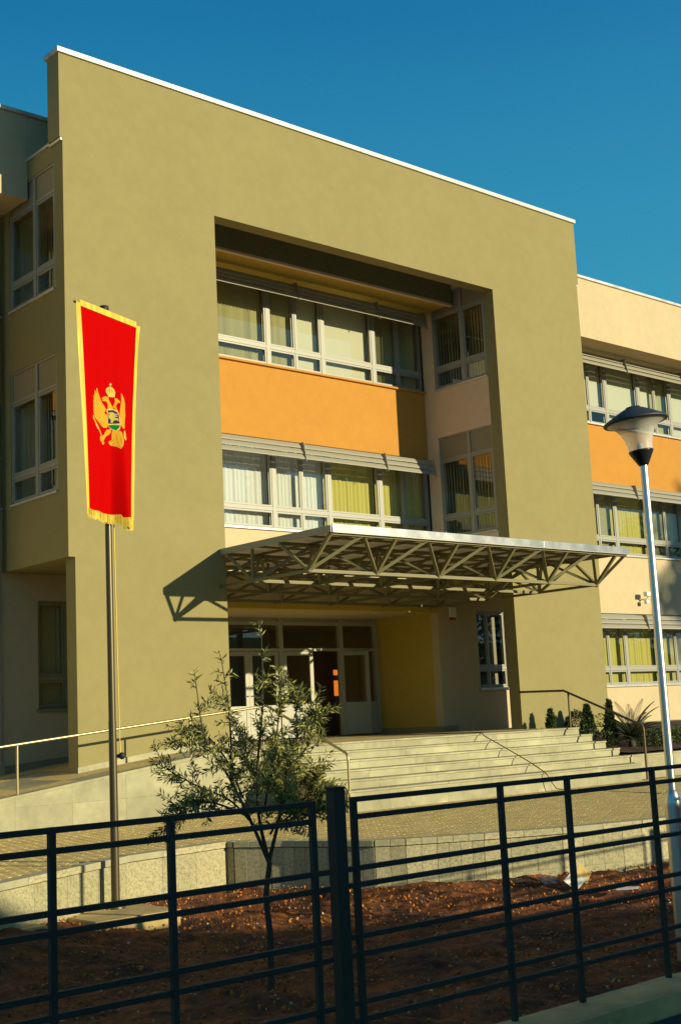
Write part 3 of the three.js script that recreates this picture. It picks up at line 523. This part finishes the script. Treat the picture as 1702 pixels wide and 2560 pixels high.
  poly('#e8d9c0', [[880, 1150], [930, 1170], [925, 1190], [880, 1175]]); poly('#e8d9c0', [[880, 1205], [925, 1220], [915, 1245], [878, 1230]]); poly('#3a2408', [[735, 1120], [765, 1140], [755, 1180], [735, 1160]]);
  poly('#0b8a48', [[700, 1430], [830, 1450], [940, 1490], [920, 1560], [865, 1620], [800, 1560], [740, 1500]]); line(gl, 5, [[690, 1410], [830, 1435], [950, 1475]]);
  line(gd, 13, [[215, 1130], [240, 1230], [320, 1440], [430, 1700]]); line(gl, 16, [[215, 1140], [220, 1190]]); line(gl, 15, [[290, 1370], [330, 1480]]);
  poly(gd, [[420, 1700], [530, 1690], [560, 1620], [620, 1560], [780, 1560], [780, 1640], [740, 1700], [600, 1740], [540, 1800], [490, 1880], [540, 1900], [510, 1950], [450, 1945], [440, 1890], [380, 1840], [365, 1760], [380, 1710]]);
  poly(gd, [[800, 1620], [930, 1640], [960, 1700], [975, 1950], [950, 2060], [905, 2150], [850, 2070], [790, 2030], [730, 1990], [690, 1900], [780, 1860], [785, 1750]]);
  for (const q of [[[860, 1720], [870, 2000], [900, 2120]], [[820, 1860], [760, 1920]], [[830, 1940], [790, 2000]], [[920, 1800], [930, 2000]]]) line(gk, 4, q);
  poly(gl, [[1000, 1680], [1030, 1650], [1050, 1760], [1075, 1850], [1070, 1920], [1010, 1930], [980, 1850]]); line('#7a3a08', 4, [[1010, 1760], [1040, 1800], [1050, 1860]]);
  const ct = new THREE.CanvasTexture(cv); ct.colorSpace = THREE.SRGBColorSpace;
  const F = thing('flag', 'red vertical flag with golden double headed eagle and gold fringe', 'flag'); F.position.copy(p.position); F.scale.copy(p.scale);
  part(F, 'cloth', cloth(0, 1, 0, 1, 60, 80, 0), mat(.62, .62, .62, .9, { physical: true, specularIntensity: .1, map: ct, side: THREE.DoubleSide }));
  const fringeTex = tex(128, (u, v) => { const n = fC(u * 2 % 1, v * .2); return [sq(.92 + .35 * (n - .5)), sq(.82 + .35 * (n - .5)), sq(.26 + .2 * (n - .5))]; }, true);
  const fm = mat(.7, .7, .7, .55, { map: fringeTex, side: THREE.DoubleSide, bumpMap: rep(T.grain, .1), bumpScale: .004 });
  part(F, 'fringe', cloth(-.035, .03, 0, 1.005, 4, 80, .006), fm); part(F, 'fringe', cloth(.965, 1.03, 0, 1.005, 4, 80, .006), fm);
  part(F, 'fringe', cloth(.031, .964, -.016, .014, 50, 2, .006), fm);
  { const gs = []; const r2 = rng(4); for (let i = 0; i < 90; i++) { const u = -.02 + 1.04 * i / 90; gs.push(cloth(u, u + .0125, .975, 1.012 + .01 * r2(), 1, 2, .004 + .01 * r2())); } part(F, 'bottom_fringe', gs, fm); }
}

// ---------------------------------------------------------------- street lamp
{
  const x = 10.36, z = 12.7, o = thing('street_lamp', 'silver street lamp post with black hat shade and bell globe', 'street lamp');
  const lathe = (pts, n = 40) => new THREE.LatheGeometry(pts.map(a => new THREE.Vector2(...a)), n);
  part(o, 'pole', rod(V(x, -.85, z), V(x, 2.3, z), .041, .036, 28), M.pole);
  const sl = part(o, 'sleeve', lathe([[.078, -2.4], [.078, -.93], [.076, -.88], [.060, -.83], [.05, -.80], [.04, -.79]], 32).translate(x, 0, z), M.pole);
  part(sl, 'access_door', rbox(x - .05, x + .05, -1.5, -1.1, z + .066, z + .083, .006).translate(0, 0, 0), M.galv);
  const head = new THREE.Group(); head.name = 'lamp_head'; // slightly tilted on the pole
  const hb = part(o, 'head_socket', lathe([[.0, 0], [.042, 0], [.055, .02], [.118, .135], [.118, .15], [.1, .152]]), M.lampBlack); hb.position.set(x, 2.275, z); hb.rotation.set(0, 0, 0);
  part(hb, 'globe', lathe([[.112, .15], [.116, .17], [.122, .22], [.135, .27], [.16, .33], [.2, .38], [.25, .415], [.295, .432]], 48), M.lampGlobe);
  part(hb, 'hat', lathe([[.27, .425], [.305, .425], [.312, .437], [.308, .45], [.25, .485], [.17, .53], [.1, .565], [.075, .572], [.07, .585], [.0, .592]], 48), M.lampCap);
  part(hb, 'reflector', lathe([[.0, .40], [.12, .40], [.2, .43], [.26, .436]], 32), M.white);
  part(hb, 'lamp_holder', rod(V(0, .15, 0), V(0, .22, 0), .035, .03, 14), M.white);
  hb.quaternion.setFromAxisAngle(V(-.661, 0, .75), .10);
}

// ---------------------------------------------------------------- fence
{
  const Z = 14.55, Y = [-0.436, -0.529, -0.801, -0.888, -1.155, -1.248, -1.493, -1.581];
  const post = (x, label) => { const t = thing('fence_post', label, 'post', 'square posts of the street fence'); part(t, 'shaft', uvm(new RoundedBoxGeometry(.076, 1.55, .076, 1, .004).translate(x, -1.147, Z)), M.fence); part(t, 'cap', uvm(new RoundedBoxGeometry(.083, .013, .083, 1, .003).translate(x, -.365, Z)), M.fence); };
  function panel(x0, x1, stiles, endL, endR, label) {
    const t = thing('metal_fence', label, 'fence', 'panels of the street fence');
    Y.forEach((y, i) => { const ext = i === 2 || i === 3 || i > 3 ? .08 : 0; part(t, 'rail', uvm(new RoundedBoxGeometry(x1 - x0 + (endL ? ext : 0) + (endR ? ext : 0), .028, .028, 1, .003).translate((x0 + x1 + (endR ? ext : 0) - (endL ? ext : 0)) / 2, y, Z)), M.fence); });
    for (const s of stiles) part(t, 'upright', uvm(new RoundedBoxGeometry(.033, 1.385, .033, 1, .003).translate(s, -1.114, Z)), M.fence);
  }
  panel(0.600, 4.518, [0.621, 1.690, 2.322, 2.965, 3.608, 4.502], 0, 1, 'dark metal rail fence panel left of the square post');
  post(4.671, 'dark square fence post between the two fence panels');
  panel(4.785, 8.655, [4.796, 5.984, 6.616, 7.521, 8.644], 1, 1, 'dark metal rail fence panel right of the square post');
  post(8.785, 'square fence post just beyond the right edge beside the lamp');
  panel(8.916, 12.753, [8.927, 10.104, 10.737, 11.663, 12.742], 1, 1, 'dark metal rail fence panel farther along the street'); post(12.884, 'square fence post farther along the street, second past the lamp');
  panel(13.015, 16.851, [13.026, 14.170, 14.824, 15.751, 16.840], 1, 1, 'dark metal rail fence panel casting its shadow on the kerb wall'); post(16.982, 'square fence post whose shadow falls on the kerb wall');
  panel(17.113, 20.928, [17.124, 18.312, 18.966, 19.838, 20.917], 1, 0, 'last dark metal rail fence panel along the street');
  const g = new THREE.BoxGeometry(32, .55, .36, 320, 4, 6).translate(10, -2.08, 14.68), p = g.attributes.position; for (let i = 0; i < p.count; i++) { const k = fB(p.getX(i) / 3, p.getZ(i) + p.getY(i)) - .5; p.setY(i, p.getY(i) + .02 * k); p.setZ(i, p.getZ(i) + .025 * (fA(p.getX(i) / 2, p.getY(i)) - .5)); } g.computeVertexNormals();
  top('street_wall', uvm(g), M.concrete, 'rough concrete base wall under the metal fence', 'wall');
}

// ---------------------------------------------------------------- litter on the earth
{
  const sheet = (w, h, seed, amp) => { const g = new THREE.PlaneGeometry(w, h, 14, 10), p = g.attributes.position, f = fbm(seed, 3, 4); for (let i = 0; i < p.count; i++) p.setZ(i, amp * (f(p.getX(i) * .8 + .5, p.getY(i) * .8 + .5) - .5)); g.computeVertexNormals(); return g.rotateX(-Math.PI / 2); };
  const a = top('paper_sheet', sheet(.34, .26, 1, .05), M.paper, 'flat white paper lying on the red earth', 'paper'); a.position.set(13.0, -2.15, 10.1); a.rotation.y = .6;
  const b = top('paper_sheet', sheet(.24, .2, 5, .14), M.paper, 'curled white paper beside the cardboard scrap', 'paper'); b.position.set(12.95, -2.09, 9.35); b.rotation.set(.5, .3, .3);
  const c = top('cardboard_scrap', sheet(.17, .2, 9, .16), M.card, 'upright brown cardboard scrap among the litter', 'cardboard'); c.position.set(13.1, -2.04, 9.36); c.rotation.set(1.1, .9, .5);
  const d = top('plastic_sheet', sheet(.26, .16, 12, .12), M.plasticBag, 'dark plastic sheet crumpled against the kerb wall', 'litter'); d.position.set(12.72, -2.07, 9.13); d.rotation.set(.35, -.2, .1);
}

function leafGeo(list) { // list of {p, d (direction), n, l, w}: pointed folded leaves
  const pos = new Float32Array(list.length * 4 * 9); let o = 0;
  for (const { p, d, n, l, w } of list) {
    const s = d.clone().cross(n).normalize().multiplyScalar(w / 2), m = p.clone().addScaledVector(d, l * .5), tip = p.clone().addScaledVector(d, l), up = n.clone().multiplyScalar(w * .18);
    const a = m.clone().add(s).add(up), b = m.clone().sub(s).add(up);
    for (const t of [[p, a, m], [a, tip, m], [p, m, b], [m, tip, b]]) for (const q of t) { pos[o++] = q.x; pos[o++] = q.y; pos[o++] = q.z; }
  }
  const g = new THREE.BufferGeometry(); g.setAttribute('position', new THREE.BufferAttribute(pos, 3)); g.computeVertexNormals(); g.setAttribute('uv', new THREE.BufferAttribute(new Float32Array(pos.length / 3 * 2), 2)); return g;
}
const dryLeaf = mat(.42, .33, .12, .9, { side: THREE.DoubleSide });
const rv = r => V(r() - .5, r() - .5, r() - .5).normalize();
{ // fallen leaves and straw on the earth
  const r = rng(55), ls = []; for (let i = 0; i < 900; i++) { const x = 3.2 + r() * 13, z = 6.1 + r() * 8.3; const d = V(r() - .5, (r() - .5) * .3, r() - .5).normalize(); ls.push({ p: V(x, soilY(x, z) + .03 + .05 * r(), z), d, n: V((r() - .5) * .6, 1, (r() - .5) * .6).normalize(), l: .03 + .08 * r() * r(), w: .008 + .02 * r() }); }
  top('fallen_leaves', leafGeo(ls), dryLeaf, 'dry leaves and straw strewn over the red earth', null, null, 'stuff');
}
{ // young olive tree in the earth bed
  const base = V(7.2, -2.3, 10.62), R = V(.75, 0, .661), Fw = V(.661, 0, -.75), r = rng(101);
  const at = (l, y, f) => base.clone().addScaledVector(R, l * 1.08).addScaledVector(Fw, f).setY(y * 1.08);
  const t = thing('olive_tree', 'young olive tree with thin trunk and airy grey green crown', 'tree');
  const wood = [], leavesA = [], leavesB = [];
  const limb = (pts, r0, r1) => { const cu = new THREE.CatmullRomCurve3(pts), n = pts.length * 5; for (let i = 0; i < n; i++) { const a = i / n, b = (i + 1) / n; wood.push(rod(cu.getPoint(a), cu.getPoint(b), r0 + (r1 - r0) * a, r0 + (r1 - r0) * b, 7)); } return cu; };
  const twig = (p, d, len, dens) => { // leafy shoot
    const q = [p]; let dd = d.clone(); for (let i = 0; i < 4; i++) { dd.add(rv(r).multiplyScalar(.22)).normalize(); q.push(q[i].clone().addScaledVector(dd, len / 4)); }
    const cu = limb(q, .0045, .0018), n = Math.round(len * dens);
    for (let i = 0; i < n; i++) { const a = .08 + .92 * i / n, c = cu.getPoint(a), tg = cu.getTangent(a); for (const s of [0, 1]) { if (r() < .12) continue; const side = rv(r).cross(tg).normalize(), dl = tg.clone().multiplyScalar(.55).addScaledVector(side, .8).add(V(0, -.1, 0)).normalize(); (r() < .45 ? leavesB : leavesA).push({ p: c, d: dl, n: rv(r).cross(dl).normalize(), l: .05 + .045 * r(), w: .011 + .008 * r() }); } }
  };
  const fork = at(.03, -1.12, 0), trunk = limb([base, at(.01, -1.7, .02), at(-.01, -1.4, 0), fork], .032, .024);
  const tr = part(t, 'trunk', wood.splice(0), M.bark);
  // main limbs: lateral, height, depth
  const L = [
    [[.03, -1.12, 0], [-.12, -.8, -.05], [-.30, -.45, -.1], [-.52, -.1, -.15], [-.60, .35, -.12]],
    [[.03, -1.12, 0], [-.06, -.75, .1], [-.05, -.3, .14], [.02, .15, .1], [.04, .72, .08]],
    [[.03, -1.12, 0], [.16, -.8, 0], [.30, -.4, -.08], [.42, -.1, -.12], [.40, .22, -.1]],
    [[-.10, -.82, -.03], [-.35, -.62, .2], [-.66, -.5, .28], [-.98, -.34, .3]],
    [[-.14, -.75, -.05], [-.45, -.62, -.2], [-.7, -.6, -.25], [-.8, -.75, -.28]],
    [[.20, -.7, 0], [.42, -.52, .1], [.56, -.42, .12], [.64, -.5, .1]],
    [[-.05, -.55, .12], [.12, -.2, .25], [.2, .1, .3], [.22, .35, .3]],
    [[-.28, -.5, -.1], [-.3, -.1, .05], [-.32, .2, .1], [-.36, .48, .1]],
    [[.28, -.45, -.05], [.52, -.2, -.2], [.58, 0, -.25], [.62, .03, -.3]],
    [[-.2, -.6, 0], [-.35, -.3, .15], [-.62, -.05, .2], [-.86, -.12, .2]],
    [[.1, -.85, 0], [.32, -.75, .1], [.52, -.6, .15], [.74, -.55, .1]], [[.06, -.9, 0], [.25, -.72, -.15], [.5, -.75, -.2], [.68, -.7, -.2]], [[0, -.7, .05], [.1, -.45, -.2], [.2, -.3, -.25]],
    [[-.05, -.65, .1], [-.15, -.4, .35], [-.2, -.15, .45]], [[.1, -.7, 0], [.25, -.6, -.3], [.3, -.35, -.42]],
  ];
  L.forEach((pl, i) => {
    const pts = pl.map(([l, y, f]) => at(l * (l > 0 ? .72 : .86), y, f)), cu = limb(pts, i < 3 ? .019 : .011, .004); const end = pts.at(-1), n = i < 3 ? 30 : 22;
    for (let k = 0; k < n; k++) {
      const a = .22 + .78 * Math.pow((k + r()) / n, .9), p = cu.getPoint(Math.min(1, a)), tg = cu.getTangent(Math.min(1, a));
      const thin = i === 0 && a > .75 || i === 1 && a > .7 || i === 7 && a > .7; if (thin && r() < .55) continue;
      const d = tg.clone().multiplyScalar(.7).add(rv(r).multiplyScalar(.9)).add(V(0, a < .6 ? -.25 : .1, 0)).normalize(); twig(p, d, thin ? .08 + .07 * r() : .12 + .19 * r(), 62);
    }
    twig(end, cu.getTangent(1), .14, 80);
  });
  part(t, 'branches', wood, M.bark);
  const cr = part(t, 'crown', leafGeo(leavesA), M.leaf); cr.userData.kind = 'stuff'; const c2 = part(t, 'crown', leafGeo(leavesB), M.leafPale); c2.userData.kind = 'stuff'; c2.userData.label = 'paler undersides of the olive leaves';
}
function coniferAt(x, y, z, h, rad, seed, label) {
  const r = rng(seed), t = thing('dwarf_conifer', label, 'shrub', 'small plants in the planter'), ls = [];
  part(t, 'stem', rod(V(x, y - .05, z), V(x, y + h * .8, z), .02, .008, 6), M.bark);
  const n = Math.round(1500 * rad * h * 6 + 260);
  for (let i = 0; i < n; i++) { const a = Math.pow(r(), .8), yy = y + .02 + h * a, rr = rad * (1 - .93 * a) * (.55 + .5 * r()) * Math.min(1, .5 + a * 6), th = r() * 6.283; const out = V(Math.cos(th), 0, Math.sin(th)); const d = out.clone().multiplyScalar(.5).add(V(0, .9, 0)).add(rv(r).multiplyScalar(.5)).normalize(); ls.push({ p: V(x + out.x * rr, yy, z + out.z * rr), d, n: rv(r).cross(d).normalize(), l: .05 + .05 * r(), w: .022 + .02 * r() }); }
  part(t, 'foliage', leafGeo(ls), M.conifer).userData.kind = 'stuff';
}
coniferAt(23.37, -.50, .42, .45, .13, 1, 'tall slim dwarf conifer alone in front of the right leg');
coniferAt(23.95, -.52, .45, .27, .09, 2, 'smallest dwarf conifer in front of the right leg');
coniferAt(24.46, bedY(.6), .6, .70, .24, 3, 'full dwarf conifer just right of the top steps');
coniferAt(23.67, bedY(1.85), 1.85, .93, .19, 4, 'tallest pointed conifer crossing the right handrail');
function bushAt(name, x, y, z, rx, ry, rz, n, seed, label, stem, m = M.shrub) {
  const r = rng(seed), t = thing(name, label, 'shrub', 'small plants in the planter'), ls = [], w = [];
  for (let i = 0; i < 7; i++) { const e = V(x + (r() - .5) * rx * 1.5, y + stem + ry * (.5 + r()), z + (r() - .5) * rz * 1.5); w.push(rod(V(x, y - .04, z), V(x + (r() - .5) * .06, y + stem, z), .008, .006, 5), rod(V(x, y + stem * .9, z), e, .006, .003, 5)); }
  part(t, 'stems', w, M.bark);
  for (let i = 0; i < n; i++) { const v = rv(r).multiplyScalar(.55 + .5 * Math.pow(r(), .4)); const d = v.clone().normalize().add(rv(r)).normalize(); ls.push({ p: V(x + v.x * rx, y + stem + ry + v.y * ry, z + v.z * rz), d, n: rv(r).cross(d).normalize(), l: .04 + .035 * r(), w: .025 + .02 * r() }); }
  part(t, 'foliage', leafGeo(ls), m).userData.kind = 'stuff';
}
bushAt('round_shrub', 24.2, bedY(.5), .5, .17, .30, .17, 760, 5, 'round dark shrub behind the handrail post by the steps', .02);
bushAt('small_tree', 24.68, bedY(.9), .9, .17, .16, .17, 190, 6, 'little round headed tree with bare stem between conifers', .28, M.leafPale);
bushAt('low_shrub', 23.3, bedY(1.95), 1.95, .24, .17, .22, 420, 7, 'low leafy shrub at the end of the middle steps', 0);
for (const [i, [x, z, lab]] of [[24.55, 2.38, 'low green ground shrub right of the palm'], [25.05, 2.22, 'low green ground shrub left of the lamp post'], [25.75, 2.22, 'low green ground shrub right of the lamp post'], [26.6, 2.1, 'low green ground shrub at the right edge']].entries()) bushAt('ground_shrub', x, bedY(z), z, .44, .17, .37, 900, 30 + i, lab, 0);
{ // cycad palm
  const t = thing('cycad_palm', 'small cycad palm with arching feather fronds beside the steps', 'palm'), r = rng(61), c = V(23.85, bedY(2.27) + .07, 2.27);
  part(t, 'trunk', new THREE.IcosahedronGeometry(.085, 2).scale(1, 1.1, 1).translate(c.x, c.y, c.z), M.bark);
  for (let k = 0; k < 40; k++) {
    const th = k * 2.4, el = .15 + .85 * ((k * 7) % 40) / 40, out = V(Math.cos(th), 0, Math.sin(th)), len = .72 + .2 * r(), ls = [], pts = [];
    for (let i = 0; i <= 12; i++) { const a = i / 12; pts.push(c.clone().addScaledVector(out, len * a * (.95 - .55 * el + .25 * a)).add(V(0, len * (a * el * 1.35 - a * a * (.28 + .35 * (1 - el))) + .08, 0))); }
    const cu = new THREE.CatmullRomCurve3(pts);
    for (let i = 3; i < 46; i++) { const a = i / 46, p = cu.getPoint(a), tg = cu.getTangent(a), sd = tg.clone().cross(V(0, 1, 0)).normalize(); for (const s of [-1, 1]) { const d = tg.clone().multiplyScalar(.6).addScaledVector(sd, s).add(V(0, .25, 0)).normalize(); ls.push({ p, d, n: V(0, 1, 0).cross(d).cross(d).normalize(), l: .115 * Math.sin(Math.PI * (.12 + .85 * a)) + .02, w: .016 }); } }
    part(t, 'frond', [new THREE.TubeGeometry(cu, 12, .006, 4), leafGeo(ls)], M.palm);
  }
}
// large trees and a low house across the street, out of view: they shade the foreground, dapple the right wing and stand in the window reflections
function bigTree(x, z, h, rad, seed, label, lo = .32) {
  const r = rng(seed), t = thing('street_tree', label, 'tree', 'trees across the street'), ls = [], w = [rod(V(x, -2, z), V(x, h * .5, z), .32, .18, 10)];
  const cl = []; for (let i = 0; i < 26; i++) { const a = r(), yy = h * (lo + (.94 - lo) * a), k = lo > .5 ? 1 - .85 * a : Math.sin(Math.PI * (.2 + .75 * a)), th = r() * 6.28, rr = rad * k * Math.sqrt(r()); const c = V(x + Math.cos(th) * rr, yy - 2 + 1.2, z + Math.sin(th) * rr); cl.push([c, rad * (.26 + .2 * r())]); w.push(rod(V(x, Math.min(h * .5, c.y - 1.2), z), c, .08, .03, 6)); }
  for (const [c, s] of cl) for (let i = 0; i < (lo > .5 ? 85 : 150); i++) { const v = rv(r).multiplyScalar(s * Math.pow(r(), .35)), d = rv(r); ls.push({ p: c.clone().add(v), d, n: rv(r).cross(d).normalize(), l: .34 + .2 * r(), w: .2 + .1 * r() }); }
  part(t, 'trunk', w, M.bark); part(t, 'crown', leafGeo(ls), M.leaf).userData.kind = 'stuff';
}
bigTree(51.9, 40, 18.4, 2.5, 201, 'tall bare stemmed pine whose crown shades the right end of the wing', .75);
bigTree(60, 42, 17.5, 4, 203, 'round tree mirrored in the middle first floor windows'); bigTree(74, 44, 13, 4.5, 204, 'tree mirrored low in the windows of the recess'); bigTree(92, 41, 17, 4.5, 205, 'tree mirrored in the first floor windows of the right wing'); bigTree(83, 46, 12, 5, 206, 'tree mirrored in the ground floor windows of the right wing');
{
  const h = thing('house_across_street', 'low house across the street shading the fence and earth bed', 'building');
  const a = V(9.5, 0, 28.1), b = V(25.6, 0, 41.7), d = b.clone().sub(a).normalize(), n = V(-d.z, 0, d.x);
  const q = [a, b, b.clone().addScaledVector(n, 16), a.clone().addScaledVector(n, 16)];
  part(h, 'wall', prism(q.map(p => p.clone().setY(-2)), V(0, 6.75, 0)), M.cream);
  part(h, 'roof', prism(q.map((p, i) => p.clone().setY(4.752)), V(0, .28, 0)), M.concrete);
}
for (const [x0, x1, h, lab] of [[18, 44, 6.2, 'long low house mirrored in the entrance doors'], [45, 74, 7.4, 'two storey house mirrored in the ground floor windows'], [75, 118, 6.6, 'row house mirrored at the right end of the windows']]) {
  const t = thing('far_house', lab, 'building', 'houses beyond the street trees');
  part(t, 'wall', box(x0, x1, -2.5, h - 2, 56, 66), M.cream); part(t, 'roof', prism([V(x0 - .4, h - 2, 55.5), V(x1 + .4, h - 2, 55.5), V(x1 + .4, h, 61), V(x0 - .4, h, 61)], V(0, -.2, 0)), M.ochre); part(t, 'roof', prism([V(x1 + .4, h - 2, 66.5), V(x0 - .4, h - 2, 66.5), V(x0 - .4, h, 61.01), V(x1 + .4, h, 61.01)], V(0, -.2, 0)), M.ochre);
  for (let x = x0 + 2; x < x1 - 2; x += 4) for (let y = -.8; y < h - 4; y += 3) part(t, 'window', box(x, x + 1.2, y, y + 1.5, 55.93, 56.02), M.lampCap);
}
renderer.render(scene, camera);
